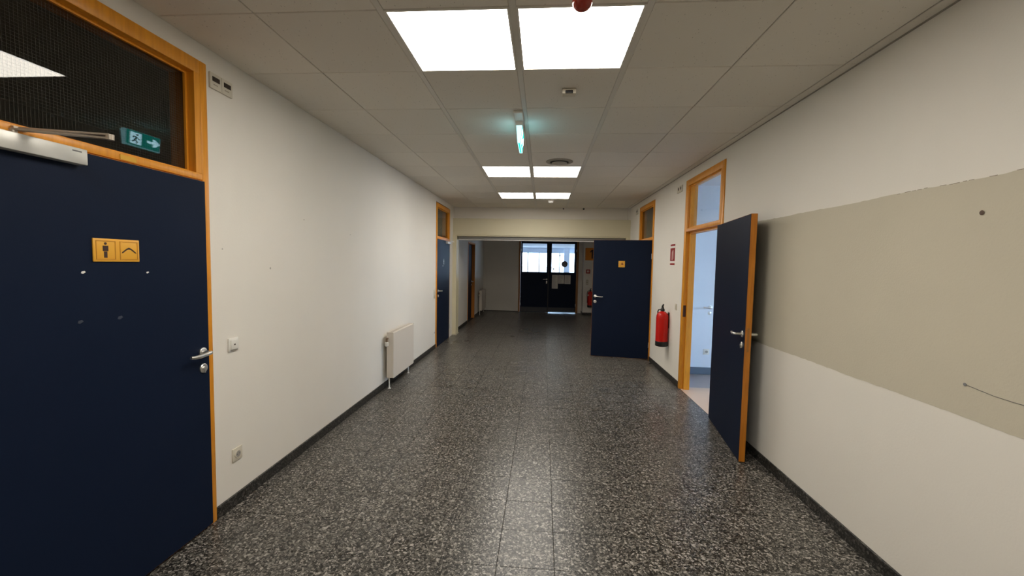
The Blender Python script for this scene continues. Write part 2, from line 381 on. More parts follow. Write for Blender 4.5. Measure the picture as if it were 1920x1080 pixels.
for x, w_ in ((.41, .012), (.83, .016)):
    o = MB((x, 8.84, CE)).tube([(x, 8.843, CE-.016), (x, 8.825, CE-.016), (x, 8.82, CE-.022)], w_*.5, 8).lathe([(w_*1.2, 8.838), (w_*1.2, 8.845)], (x, 0, CE-.016), 'Y', 12).build('ceiling_hook', BLACK, loc=(x, 8.84, CE))
    tag(o, f"tiny black hook under the ceiling edge, {'left' if x < .6 else 'right'} of two", 'hook', 'black hooks at the ceiling edge')

# second corridor section (a weak unseen lamp is added to brighten it)
t = thing('ceiling_light', 'unseen fill lamp added beyond the lintel to brighten the dark section', 'ceiling light', (0, 11.2, 2.6))
MB().cbox(-.31, .31, -.31, .31, -.05, 0, .004).build('light_frame', LFRAME, t); MB().box(-.29, .29, -.29, .29, -.056, -.05).build('diffuser', emit('added fill diffuser', (1, .88, .82), .9), t)
struct('ceiling_far', MB().box(XL-.14, XR+.11, 9.0, YE+.1, 2.60, 2.72), WALL, 'low plain ceiling beyond the cream lintel', 'ceiling')
DX0, DX1, DT = -.77, 1.15, 2.42
struct('wall_end', MB().box(XL, DX0, YE-.05, YE+.12, 0, TW).box(DX1, XR, YE-.0, YE+.12, 0, TW).box(DX0, DX1, YE-.05, YE+.12, DT, TW), WALL, 'dim off-white wall around the glazed double door', 'wall')
struct('wall_pier', MB().box(1.27, XR, 12.98, YE, 0, 2.6), WALL, 'off-white pier right of the double door carrying the orange sign', 'wall')
struct('baseboard_end', MB().box(XL+.012, DX0, YE-.056, YE-.05, 0, .02), TERR_D, 'thin dark skirting below the far wall', 'baseboard')
struct('baseboard_pier', MB().box(1.258, XR, 12.968, 12.98, 0, .075).box(1.258, 1.27, 12.98, YE, 0, .075), TERR_D, 'dark skirting around the far right pier', 'baseboard')

# ------------------------------------------------------------------ rooms behind the walls
def shell(x0, x1, y0, y1, z1, m, fm, openside, label, nm):
    b = MB(); t = .08
    if 'W' not in openside: b.box(x0-t, x0, y0-t, y1+t, 0, z1)
    if 'E' not in openside: b.box(x1, x1+t, y0-t, y1+t, 0, z1)
    if 'S' not in openside: b.box(x0, x1, y0-t, y0, 0, z1)
    if 'N' not in openside: b.box(x0, x1, y1, y1+t, 0, z1)
    struct('wall_'+nm, b, m, 'walls of '+label, 'wall')
    struct('ceiling_'+nm, MB().box(x0-t, x1+t, y0-t, y1+t, z1, z1+.1), m, 'ceiling of '+label, 'ceiling')
    struct('floor_'+nm, MB().box(x0, x1, y0-t, y1+t, -.12, -.002), fm, 'floor of '+label, 'floor')
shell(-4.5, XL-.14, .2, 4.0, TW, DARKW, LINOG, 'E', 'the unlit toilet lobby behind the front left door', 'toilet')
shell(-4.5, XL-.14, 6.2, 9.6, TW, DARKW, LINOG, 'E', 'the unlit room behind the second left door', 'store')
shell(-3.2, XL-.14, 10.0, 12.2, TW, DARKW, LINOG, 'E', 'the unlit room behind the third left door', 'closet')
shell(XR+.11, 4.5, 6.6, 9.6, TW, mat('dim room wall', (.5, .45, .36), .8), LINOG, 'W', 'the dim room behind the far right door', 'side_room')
# classroom with daylight: east window wall, pale blue-white walls
RX0, RX1, RY0, RY1 = XR+.11, 7.6, -.6, 6.15
b = MB(); b.box(RX0, RX1, RY1, RY1+.08, 0, TW).box(RX0, RX1, RY0-.08, RY0, 0, TW)
struct('wall_classroom', b, BLUEW, 'pale daylit wall seen through the open door on the right', 'wall')
b = MB(); b.box(RX1, RX1+.2, RY0, RY1, 0, .8).box(RX1, RX1+.2, RY0, RY1, 2.62, TW)
for y in (RY0, 1.3, 3.3, 5.3, RY1-.25): b.box(RX1, RX1+.2, y, y+.25, .8, 2.62)
struct('wall_classroom_east', b, BLUEW, 'window wall of the daylit room on the right', 'wall')
struct('ceiling_classroom', MB().box(RX0, RX1+.2, RY0-.08, RY1+.08, 2.715, 2.82), BLUEW, 'ceiling of the daylit room on the right', 'ceiling')
struct('floor_classroom', MB().box(XR+.005, RX0, R1[0]+.04, R1[1]-.04, -.12, -.0005).box(RX0, RX1, RY0, 5.45, -.12, -.0005), LINO, 'beige linoleum floor inside the open doorway', 'floor')
struct('floor_classroom_strip', MB().box(RX0, RX1, 5.45, RY1, -.12, -.0005), LINOG, 'grey floor strip along the pale room wall', 'floor')  # floor coloured grey along this wall
struct('baseboard_classroom', MB().cbox(RX0, RX1, RY1-.015, RY1, 0, .105, .003), BLSK, 'blue grey skirting of the daylit room', 'baseboard')
for n_, (y0, y1) in enumerate(((-.35, 1.3), (1.55, 3.3), (3.55, 5.3), (5.55, 5.9))):
    t = thing(f'window_{n_+1}', f"daylight window {['nearest the back', 'second', 'third', 'narrow last'][n_]} in the side room, unseen from the corridor", 'window', (RX1, y0, .8), kind='structure')
    W = y1-y0; f_ = MB()
    f_.box(.06, .12, 0, .05, 0, 1.82).box(.06, .12, W-.05, W, 0, 1.82).box(.06, .12, .05, W-.05, 0, .05).box(.06, .12, .05, W-.05, 1.77, 1.82)
    f_.build('window_frame', WHITEP, t)
    MB().box(.085, .091, .05, W-.05, .05, 1.77).build('pane', GLASS, t)

# bright hall beyond the double door
HY = 30.0
struct('floor_hall', MB().box(-6, 8, YE+.3, HY+.2, -.12, 0), LINOG, 'floor of the bright hall beyond the double door', 'floor')
struct('ceiling_hall', MB().box(-6, 8, YE+.12, HY+.2, 2.72, 2.82), BLUEGREY, 'pale soffit of the bright hall', 'ceiling')
b = MB(); b.box(-6, 8, HY, HY+.15, 0, .75).box(-6, 8, HY, HY+.15, 2.34, 2.72)
struct('wall_hall', b, BLUEW, 'window wall far behind the glazed door', 'wall')
b = MB(); b.box(-6.1, -6, YE+.12, HY, 0, 2.8).box(8, 8.1, YE+.12, HY, 0, .7).box(8, 8.1, YE+.12, HY, 2.5, 2.8)
for k in range(6): b.box(8, 8.1, YE+.12+k*3.0, YE+.8+k*3.0, .7, 2.5)  # unseen side openings added to brighten the hall
b.box(-6, XL-.14, YE, YE+.12, 0, 2.8).box(XR+.11, 8, YE, YE+.12, 0, 2.8)
struct('wall_hall_sides', b, BLUEW, 'side walls of the bright hall', 'wall')
t = thing('window_5', 'overexposed ribbon window at the back of the bright hall', 'window', (0, HY, .75), kind='structure')
for x in (-4, -2.5, -1.07, -.263, 1.2, 2.9, 4.4, 6): MB().box(x-.04, x+.04, .02, .1, 0, 1.59).build('mullion', WHITEP, t)
MB().box(-6, 8, .05, .056, 0, 1.59).build('pane', GLASS, t)
struct('trim_8', MB().box(1.5, 1.88, HY-.6, HY-.25, 0, 2.72), BLUEW, 'pale column in front of the far windows', 'trim')
t = thing('hall_lamp', 'white lamp under the hall ceiling seen through the left pane', 'ceiling light', (.1, 19.0, 2.70))
MB().lathe([(.17, -.03), (.2, -.01), (.2, .015)], n=24).build('lamp_body', WHITEP, t)
t = thing('hall_lamp', 'long white tube lamp seen at the top of the right pane', 'ceiling light', (.46, 17.2, 2.62))
MB().cbox(-.04, .04, -1.4, 1.4, 0, .07).build('lamp_body', WHITEP, t); MB().box(-.03, .03, -1.38, 1.38, -.012, 0).build('lamp_cover', emit('tube', (.8, .95, 1), 4), t)
for y in (-1, 1): MB().tube([(0, y, .07), (0, y, .1)], .006, 6).build('hanger', STEEL, t)
struct('ground', MB().box(-150, 150, -80, 250, -.4, -.3), GROUND, 'pale paved ground outside the building', 'ground')

# ------------------------------------------------------------------ door parts
def lever(parent, x, z, yface, out, dirx, sc=1.0, label='satin steel lever handle'):
    """lever handle + keyhole rosette; out = -1/+1 side, dirx = where the grip points"""
    o = MB((x, yface, z))
    y = lambda d: yface+out*d
    o.lathe([(.026, y(0)), (.026, y(.006)), (.022, y(.009)), (.011, y(.010)), (.0105, y(.042))], (x, 0, z), 'Y', 24)
    pts = [(x, y(.036), z), (x, y(.050), z), (x+dirx*.012, y(.056), z), (x+dirx*.04, y(.058), z-.001), (x+dirx*.075, y(.056), z-.005), (x+dirx*.105, y(.050), z-.006), (x+dirx*.128, y(.046), z-.003)]
    o.tube(pts, .010, 14, rs=[.0105, .0105, .0105, .0108, .0108, .0098, .008])
    h = o.build('lever_handle', STEEL, parent, label, (x, yface, z))
    o = MB((x, yface, z-.09))
    o.lathe([(.026, y(0)), (.026, y(.006)), (.022, y(.0095)), (.010, y(.0095)), (.010, y(.016)), (.003, y(.0165))], (x, 0, z-.09), 'Y', 24)
    o.box(x-.004, x+.004, min(y(.01), y(.015)), max(y(.01), y(.015)), z-.115, z-.09)
    o.build('lock_rosette', STEEL, parent, 'round satin steel key rosette', (x, yface, z-.09))
def leaf(parent, hinge, s, wd, zt, ang=0, zb=.012, t=.042, hx=.06, sides=(-1, 1), hz=1.035):
    """hinge=(x,y) local; s=+1 leaf runs to +x; returns leaf object. front face y=0"""
    x0, x1 = (0, wd) if s > 0 else (-wd, 0)
    e = .0025
    lf = MB().box(x0+e, x1-e, 0, t, zb+e, zt-e).build('door_leaf', NAVY, parent, None, (hinge[0], hinge[1], 0), ang)
    eb = MB()
    eb.box(x0, x0+e, .002, t-.002, zb, zt).box(x1-e, x1, .002, t-.002, zb, zt).box(x0+e, x1-e, .002, t-.002, zt-e, zt).box(x0+e, x1-e, .002, t-.002, zb, zb+e)
    eb.build('edge_band', EDGEW, lf, 'orange stained edge strip')
    hxp = s*(wd-hx)
    for sd in sides:
        lever(lf, hxp, hz, 0 if sd < 0 else t, sd, -s)
    # strike face plate on the free edge
    fx = s*wd
    MB().box(min(fx, fx+s*.0015), max(fx, fx+s*.0015), t/2-.008, t/2+.008, .90, 1.09).build('lock_plate', mat('worn plate', (.36, .15, .03), .5), lf)
    for z in (.25, 1.72):
        MB().lathe([(.009, z-.045), (.009, z+.045)], (0, -.004, 0), 'Z', 12).build('hinge', STEEL, lf)
    return lf
def frame(parent, W, H, depth, zt=1.99, tb=.045, jw=.045, glassm=GLASS, gy=.055, wired=False, inner=.085, lining=None):
    ft = -.012
    m = WOOD
    zt0, zt1 = zt, zt+tb
    # jambs: outer face strip full height + inner rebate set back
    for sd in (0, 1):
        a, b_ = (0, jw) if sd == 0 else (W-jw, W)
        j = MB((a, 0, 0)); j.rbox(a, b_, ft, depth, 0, H, .005, 2)
        if sd == 0: j.box(jw, jw+.028, .034, depth, 0, zt0)
        else: j.box(W-jw-.028, W-jw, .034, depth, 0, zt0)
        j.build('jamb', m, parent, loc=(a, 0, 0))
        c, d = (jw, inner) if sd == 0 else (W-inner, W-jw)
        MB((c, 0, zt1)).box(c, d, ft+.002, depth, zt1, H-.001).build('transom_jamb', m, parent, loc=(c, 0, zt1))
    MB((0, 0, H)).rbox(jw, W-jw, ft, depth, H-.075, H, .005, 2).build('head', m, parent, loc=(0, 0, H))
    MB((0, 0, zt)).rbox(jw, W-jw, ft, depth, zt0+.003, zt1, .004, 2).box(jw, W-jw, .034, depth, zt0-.022, zt0+.004).build('transom_bar', m, parent, loc=(0, 0, zt))
    g = MB((inner, gy, zt1)).box(inner, W-inner, gy, gy+.006, zt1, H-.075).build('transom_glass', glassm, parent, loc=(inner, gy, zt1))
    bd = MB((inner, gy, zt1)); q = .012
    for (a, b_, c, d) in ((inner, inner+q, zt1, H-.075), (W-inner-q, W-inner, zt1, H-.075), (inner+q, W-inner-q, zt1, zt1+q), (inner+q, W-inner-q, H-.075-q, H-.075)):
        bd.box(a, b_, gy-.013, gy-.0005, c, d)
    bd.build('glazing_bead', WOOD, g, loc=(0, 0, 0))
    if lining:      # reveal lining behind the glass, shade painted in as darker wood
        ln = MB((0, gy, zt1)); a_ = gy+.008
        ln.box(inner, inner+.004, a_, depth, zt1, H-.075).box(W-inner-.004, W-inner, a_, depth, zt1, H-.075).box(inner+.004, W-inner-.004, a_, depth, zt1, zt1+.004).box(inner+.004, W-inner-.004, a_, depth, H-.079, H-.075)
        ln.build('reveal_lining', lining, parent, 'reveal behind the glass, its shade painted dark brown', loc=(0, gy, zt1))
    if wired:
        wm_ = MB((inner, gy, zt1)); r = .0003; yy = gy+.003
        x = inner+.02
        while x < W-inner-.005: wm_.box(x-r, x+r, yy-r, yy+r, zt1+.002, H-.077); x += .0127
        z = zt1+.02
        while z < H-.08: wm_.box(inner+.002, W-inner-.002, yy-r+.001, yy+r+.001, z-r, z+r); z += .0127
        o = wm_.build('wire_mesh', WIRE, g, loc=(0, 0, 0)); o['kind'] = 'stuff'
def closer(parent, x0, x1, z0, z1, px, arm=True):
    """body on the leaf face; parent local frame, y negative = out"""
    c = MB((x0, 0, z0)).rbox(x0, x1, -.062, -.014, z0, z1, .003, 2).build('closer_body', mat('closer silver', (.66, .65, .60), .38, .25), parent, 'silver grey overhead door closer', (x0, 0, z0))
    MB((0, 0, 0)).box(x1-x0-.055, x1-x0-.022, -.0628, -.0618, .046, .051).build('maker_mark', INK, c)
    if arm:
        a = MB()
        def bar(p, q, w_, h_):
            p, q = Vector(p), Vector(q); d = (q-p).normalized(); n_ = Vector((-d.y, d.x, 0))*w_/2
            vs = [p-n_, q-n_, q+n_, p+n_]; a.add([tuple(v) for v in vs]+[(v.x, v.y, v.z+h_) for v in vs], [(0, 1, 2, 3), (7, 6, 5, 4), (0, 1, 5, 4), (1, 2, 6, 5), (2, 3, 7, 6), (3, 0, 4, 7)])
        zz = z1+.012; el = (px+.118, -.275, zz)
        a.lathe([(.011, z1), (.011, zz+.004)], (px, -.038, 0), 'Z', 16)
        bar((px, -.038, zz-.001), el, .022, .006); bar((px+.035, -.02, zz+.013), (el[0]-.002, el[1]-.004, zz+.013), .020, .006)
        a.lathe([(.013, zz-.002), (.013, zz+.018)], (el[0], el[1], 0), 'Z', 16)
        a.box(px+.012, px+.05, -.024, -.012, zz+.006, zz+.019)
        a.build('closer_arm', mat('closer arm', (.42, .36, .29), .4, .5), parent, 'folded steel closer arm')

# door_1: front left toilet door
d1 = on_left('door_1', 'navy toilet door with orange frame and wired transom, front left', 'door', L1[0], kind='structure')
frame(d1, L1[1]-L1[0], 2.645, .13, zt=1.992, tb=.040, jw=.046, glassm=GLASSD, gy=.044, wired=True, lining=SHADEIN)
lf = leaf(d1, (.040, -.022), 1, 1.004, 1.990, t=.042, hx=.047, sides=(-1,))
closer(d1, .045, .410, 1.930, 1.992, .190)
MB((0, 0, 0)).box(.585, .660, -.0145, -.0118, 2.000, 2.022).build('transom_sticker', mat('yellow sticker', (.70, .38, .03), .6), d1, 'small yellow sticker')
for y, z, s_, mm in ((1.578, 1.495, .009, WHITES), (1.858, 1.489, .007, WHITES), (1.56, 1.291, .011, mat('tape residue', (.045, .055, .075), .5)), (1.721, 1.288, .012, mat('tape residue', (.045, .055, .075), .5))):
    x = y-L1[0]-.04
    MB((x, 0, z)).prism([(x-s_, z-s_*.3), (x-s_*.2, z-s_*.6), (x+s_, z+s_*.1), (x+s_*.5, z+s_*.7), (x-s_*.7, z+s_*.5)], -.0012, 0).build('tape_scrap', mm, lf, loc=(x, 0, z))
# door_2: second left door
d2 = on_left('door_2', 'narrow-looking navy door with orange frame before the cream post', 'door', L2[0], kind='structure')
frame(d2, L2[1]-L2[0], 2.63, .13, zt=1.985, tb=.045, jw=.046, glassm=GLASSD, gy=.026, inner=.075)
leaf(d2, (L2[1]-L2[0]-.040, -.018), -1, .990, 1.982, hx=.065, sides=(-1,))
closer(d2, .68, .99, 1.925, 1.972, .92, arm=False)
MB().box(.93, 1.04, -.075, -.067, 1.985, 1.992).box(1.03, 1.3, -.052, -.044, 1.985, 1.992).lathe([(.010, 1.97), (.010, 1.995)], (.94, -.06, 0), 'Z', 12).build('closer_arm', STEEL, d2)
# door_3: far left doorway, a recessed navy leaf stands for its dark opening
d3 = on_left('door_3', 'third doorway on the left beyond the cream post, its darkness shown by a navy leaf', 'door', L3[0], kind='structure')
W3 = L3[1]-L3[0]
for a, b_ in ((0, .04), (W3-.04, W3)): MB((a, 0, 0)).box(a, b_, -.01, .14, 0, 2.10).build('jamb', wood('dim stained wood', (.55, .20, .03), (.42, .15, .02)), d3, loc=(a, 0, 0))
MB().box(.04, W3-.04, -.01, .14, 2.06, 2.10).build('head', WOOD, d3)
leaf(d3, (.04, .075), 1, W3-.08, 2.055, sides=(-1,))
# door_4: right open door near
d4 = on_right('door_4', 'navy door swung open flat against the right wall, orange frame', 'door', R1[1], kind='structure')
W4 = R1[1]-R1[0]
frame(d4, W4, 2.637, .105, zt=1.995, tb=.045, jw=.06, glassm=GLASS, gy=.028, inner=.09)
l4 = leaf(d4, (1.092, .0035), -1, .985, 1.985, ang=math.radians(171.7), t=.048, hx=.055, sides=(-1, 1))
MB((W4, 0, 0)).box(.0605, .0635, -.004, .030, .93, 1.075).build('strike_plate', mat('dark strike', (.06, .02, .012), .5, .4), d4, loc=(W4, 0, 0)).location = (W4*0+W4, 0, 0)
# door_5: right open door far
d5 = on_right('door_5', 'navy door standing open across the corridor beside the extinguisher', 'door', R2[1], kind='structure')
W5 = R2[1]-R2[0]
frame(d5, W5, 2.633, .105, zt=1.99, tb=.045, jw=.045, glassm=GLASSD, gy=.026, inner=.075)
l5 = leaf(d5, (.957, -.006), -1, .943, 1.985, ang=math.radians(81.8), t=.042, hx=.05, sides=(-1, 1))
# door_6: double door at the end
d6 = thing('door_6', 'navy double door with bright glazed upper panes at the corridor end', 'door', (0, YE, 0), kind='structure')
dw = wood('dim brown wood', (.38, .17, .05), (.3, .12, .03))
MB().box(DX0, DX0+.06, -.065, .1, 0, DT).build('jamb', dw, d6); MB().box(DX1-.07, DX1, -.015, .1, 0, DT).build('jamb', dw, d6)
MB().box(DX0+.06, DX1-.07, -.04, .1, 2.30, DT).build('head', NAVY, d6)
for a, b_, pa, pb, zb, nm in ((-.705, .185, -.655, .130, .003, 'left'), (.190, 1.078, .287, 1.012, .026, 'right')):
    zt = 2.295; z0, z1 = 1.300, 2.215
    l = MB().box(a, pa, -.03, .02, zb, zt).box(pb, b_, -.03, .02, zb, zt).box(pa, pb, -.03, .02, zb, z0).box(pa, pb, -.03, .02, z1, zt).build('door_leaf', NAVY, d6)
    MB().box(pa, pb, -.008, -.002, z0, z1).build('pane', GLASS, l)
    MB().box(a+.02, b_-.02, -.033, -.03, zb+.01, .16).build('kick_plate', mat('kick plate', (.02, .022, .03), .35), l)
    for sd in (0, 1):
        x = a+.0 if sd == 0 else b_
    for z in (.25, 2.0): MB().tube([(a if nm == 'left' else b_, -.036, z-.04), (a if nm == 'left' else b_, -.036, z+.04)], .01, 10).build('hinge', STEEL, l)
    if nm == 'left':
        h = MB((.14, -.03, 1.05)).lathe([(.02, -.03), (.02, -.04), (.009, -.042), (.009, -.075)], (.14, 0, 1.07), 'Y', 16).tube([(.14, -.07, 1.07), (.10, -.08, 1.072), (.02, -.078, 1.07)], .009, 10).build('lever_handle', STEEL, l, loc=(.14, -.03, 1.05))
        MB().rbox(.122, .158, -.042, -.03, .93, 1.02, .004, 2).build('lock_plate', STEEL, l)
        MB().box(.176, .205, -.036, -.03, .0, zt).build('meeting_strip', BLACK, l)

# things on the double door
def glass_sticker(name, x, z, r, m, label):
    o = MB((x, YE-.0085, z)).lathe([(r, YE-.0095), (r, YE-.0082)], (x, 0, z), 'Y', 32).build(name, m, loc=(x, YE-.0085, z)); return tag(o, label, 'sticker')
GS = mat('grey sticker', (.10, .10, .11), .6)
r_ = .10
st = thing('round_sticker', 'round grey sticker on the right pane of the double door', 'sticker', (.70, YE-.0085, 1.567))
MB().lathe([(.099, -.0012), (.099, 0)], n=40, axis='Y').build('sticker_disc', GS, st)
MB().lathe([(.078, -.0018), (.078, -.0012)], n=40, axis='Y').build('printed_centre', mat('sticker print', (.22, .20, .22), .6), st)
glass_sticker('small_sticker', .553, 1.845, .022, GS, 'tiny dark sticker high on the right glazed pane')
glass_sticker('small_sticker', .352, 1.405, .024, GS, 'tiny dark sticker low in the left corner of right pane')
for i, (x0, x1, z0, z1, lb) in enumerate(((.312, .500, .775, 1.215, 'tall paper notice, left of the three on the right door leaf'), (.512, .700, .935, 1.215, 'short middle paper notice on the right door leaf'), (.714, .905, .930, 1.217, 'short paper notice, right of the three on the door leaf'))):
    t = thing('paper_notice', lb, 'notice', ((x0+x1)/2, YE-.031, z1), 0, 'paper notices on the double door')
    w2 = (x1-x0)/2; h = z1-z0
    MB().box(-w2, w2, -.001, 0, -h, 0).build('sheet', PAPER, t)
    tx = MB(); z = -.03
    while z > -h+.03:
        tx.box(-w2+.02, w2-random.uniform(.02, .09), -.0016, -.001, z-.004, z); z -= .018
    tx.build('printed_text', INK, t)

# ------------------------------------------------------------------ door signs
def fig_man(b, cx, cz, h, y0, y1):
    b.lathe([(h*.085, y0), (h*.085, y1)], (cx, 0, cz+h*.43), 'Y', 16)
    b.prism([(cx-h*.17, cz+h*.29), (cx+h*.17, cz+h*.29), (cx+h*.17, cz-h*.06), (cx+h*.11, cz-h*.06), (cx-h*.11, cz-h*.06), (cx-h*.17, cz-h*.06)], y0, y1)
    b.prism([(cx-h*.10, cz-h*.09), (cx+h*.10, cz-h*.09), (cx+h*.10, cz-h*.5), (cx+.004*h, cz-h*.5), (cx, cz-h*.45), (cx-.004*h, cz-h*.5), (cx-h*.10, cz-h*.5)], y0, y1)
sg = on_left('toilet_sign', 'orange plaque with man and hanger pictograms on the front left door', 'sign', 1.7145, 1.590, x=XL+.0225)
MB().rbox(-.1005, .1005, -.006, 0, -.050, .050, .0025, 2).build('plaque', ORANGE, sg)
for cx in (-.049, .051):
    fr = MB(); a = .041
    for (x0, x1, z0, z1) in ((-a, a, a-.003, a), (-a, a, -a, -a+.003), (-a, -a+.003, -a+.003, a-.003), (a-.003, a, -a+.003, a-.003)):
        fr.box(cx+x0, cx+x1, -.0075, -.006, z0, z1)
    fr.build('raised_border', mat('orange border', (.62, .27, .025), .4), sg)
b = MB(); fig_man(b, -.051, 0, .066, -.0072, -.006); b.build('man_pictogram', PICTO, sg)
b = MB(); pts = [(-.034, -.012), (-.030, -.006), (-.010, .010), (0, .014), (.010, .010), (.030, -.006), (.034, -.012), (.028, -.011), (.010, .003), (0, .006), (-.010, .003), (-.028, -.011)]
b.prism([(x+.051, z) for x, z in pts], -.0072, -.006); b.build('hanger_pictogram', PICTO, sg)
# sign on far open door (faces the camera)
th = math.radians(81.8)
hx_, hy_ = XR-.006, R2[1]-.957
dirw = Vector((-math.sin(th), math.cos(th), 0))*1.0      # leaf direction in world: local (-cos,-sin) rotated -90deg
dirw = Vector((-math.sin(th), math.cos(th), 0)); nrm = Vector((-math.cos(th), -math.sin(th), 0))
def on_leaf5(u, z, off=.0): p = Vector((hx_, hy_, z))+dirw*u+nrm*off; return tuple(p)
ang5 = math.atan2(-dirw.y, -dirw.x)
sg = thing('door_sign', 'small square orange pictogram sign on the far open navy door', 'sign', on_leaf5(.475, 1.585), ang5)
MB().rbox(-.052, .052, -.006, 0, -.052, .052, .003, 2).build('plaque', ORANGE, sg)
b = MB(); b.prism([(-.012, .006), (.030, .006), (.022, -.012), (-.004, -.012)][::-1], -.0072, -.006); b.lathe([(.010, -.0074), (.010, -.006)], (.006, 0, .016), 'Y', 14); b.build('dot_pictogram', mat('dark red print', (.2, .02, .015), .5), sg)
b = MB(); b.box(-.030, -.026, -.007, -.006, -.03, .03).box(-.030, .02, -.007, -.006, -.034, -.030); b.build('line_pictogram', mat('orange print', (.5, .22, .03), .5), sg)
# sign on second left door
sg = on_left('door_label', 'small white figure symbol on the second left navy door', 'sign', 7.86, 1.57, x=XL+.0185)
b = MB(); fig_man(b, 0, .0, .105, -.002, 0); b.build('figure', WHITES, sg)
b = MB(); b.prism([(-.085, -.085), (-.06, -.095), (-.055, -.07), (-.075, -.065)], -.0012, 0); b.build('tape_scrap', WHITES, sg)

# ------------------------------------------------------------------ wall fittings
def plate(o, w_, h_, d=.009, m=IVORY, nm='cover_plate', lab=None, zc=0, xc=0):
    MB().rbox(xc-w_/2, xc+w_/2, -d, 0, zc-h_/2, zc+h_/2, .0025, 2).build(nm, m, o, lab)
t = on_left('signal_plate', 'twin cream call indicator plate above the switch, top left wall', 'indicator', 2.366, 2.577)
for cx in (-.043, .043):
    plate(t, .084, .088, .012, xc=cx, nm='module')
    MB().box(cx-.027, cx+.027, -.0135, -.012, -.002, .024).build('dark_window', DKBR, t)
    MB().box(cx-.02, cx+.012, -.0126, -.012, -.022, -.017).build('small_print', mat('tan print', (.35, .3, .22), .6), t)
for i, (y, z, wy, hh, lb) in enumerate(((5.68, 2.580, .20, .085, 'cream indicator plate with dark windows left of the right transom'), (8.16, 2.592, .15, .11, 'small cream indicator near the ceiling at the far right wall'))):
    t = on_right('signal_plate', lb, 'indicator', y, z)
    plate(t, wy, hh, .011, nm='module')
    for cx in (-wy*.22, wy*.22): MB().lathe([(.020, -.0125), (.020, -.011)], (cx, 0, .008), 'Y', 14).build('dark_window', DKBR, t)
t = on_left('light_switch', 'white square rocker switch beside the front left door', 'switch', 2.42, 1.03)
plate(t, .082, .082, .010, WHITEP, 'switch_frame'); MB().rbox(-.028, .028, -.016, -.009, -.030, .030, .002, 2).build('rocker', WHITEP, t); MB().box(-.006, .006, -.0166, -.016, -.004, .004).build('rocker_lens', DKBR, t)
MB().box(-.028, .028, -.0125, -.010, -.037, -.032).build('label_strip', mat('grey strip', (.3, .28, .25), .5), t)
def socket(t, m=IVORY):
    plate(t, .082, .082, .008, m, 'socket_frame')
    MB().lathe([(.0245, -.012), (.0245, -.008)], (0, 0, 0), 'Y', 24).build('insert_ring', m, t)
    MB().lathe([(.0195, -.0126), (.0195, -.012)], (0, 0, 0), 'Y', 24).build('socket_recess', mat('socket well', (.33, .31, .28), .6), t)
    MB().lathe([(.0028, -.0135), (.0028, -.012)], (-.0095, 0, 0), 'Y', 8).lathe([(.0028, -.0135), (.0028, -.012)], (.0095, 0, 0), 'Y', 8).build('pin_hole', BLACK, t)
socket(on_left('power_socket', 'yellowed cream power socket low beside the front left door', 'socket', 2.435, .325))
t = on_left('light_switch', 'tall cream double switch just before the second left door', 'switch', 7.24, .99)
plate(t, .078, .15, .010, IVORY, 'switch_frame')
for z in (-.036, .036): MB().rbox(-.026, .026, -.015, -.009, z-.026, z+.026, .002, 2).build('rocker', IVORY, t)
socket(on_left('power_socket', 'small pale socket near the floor before the second left door', 'socket', 7.24, .30), WHITEP)
t = on_right('light_switch', 'narrow cream switch between extinguisher and the near right doorframe', 'switch', 5.645, 1.025)
plate(t, .055, .082, .010, IVORY, 'switch_frame'); MB().rbox(-.018, .018, -.015, -.009, -.028, .028, .002, 2).build('rocker', IVORY, t)

# fire extinguisher sign on the right wall
t = on_right('extinguisher_sign', 'red and white fire equipment sign above the extinguisher', 'sign', 5.885, 1.725)
MB().box(-.105, .105, -.003, 0, -.148, .148).build('backing', WHITES, t)
MB().box(-.1, .1, -.0038, -.003, .118, .143).build('red_band', REDS, t); MB().box(-.1, .1, -.0038, -.003, -.143, -.118).build('red_band', REDS, t)
MB().box(-.1, .1, -.0038, -.003, -.088, .090).build('red_field', REDS, t)
b = MB()
b.prism([(-.030, -.075), (.010, -.075), (.018, .030), (.005, .048), (-.02, .048), (-.034, .030)], -.0046, -.0038)
b.prism([(-.020, .052), (.004, .052), (.0, .066), (.030, .060), (.045, .035), (.052, -.010), (.042, -.060), (.033, -.058), (.040, -.010), (.034, .028), (.022, .046), (-.016, .056)], -.0046, -.0038)
b.build('hose_pictogram', mat('sign pink white', (.62, .44, .40), .5), t)

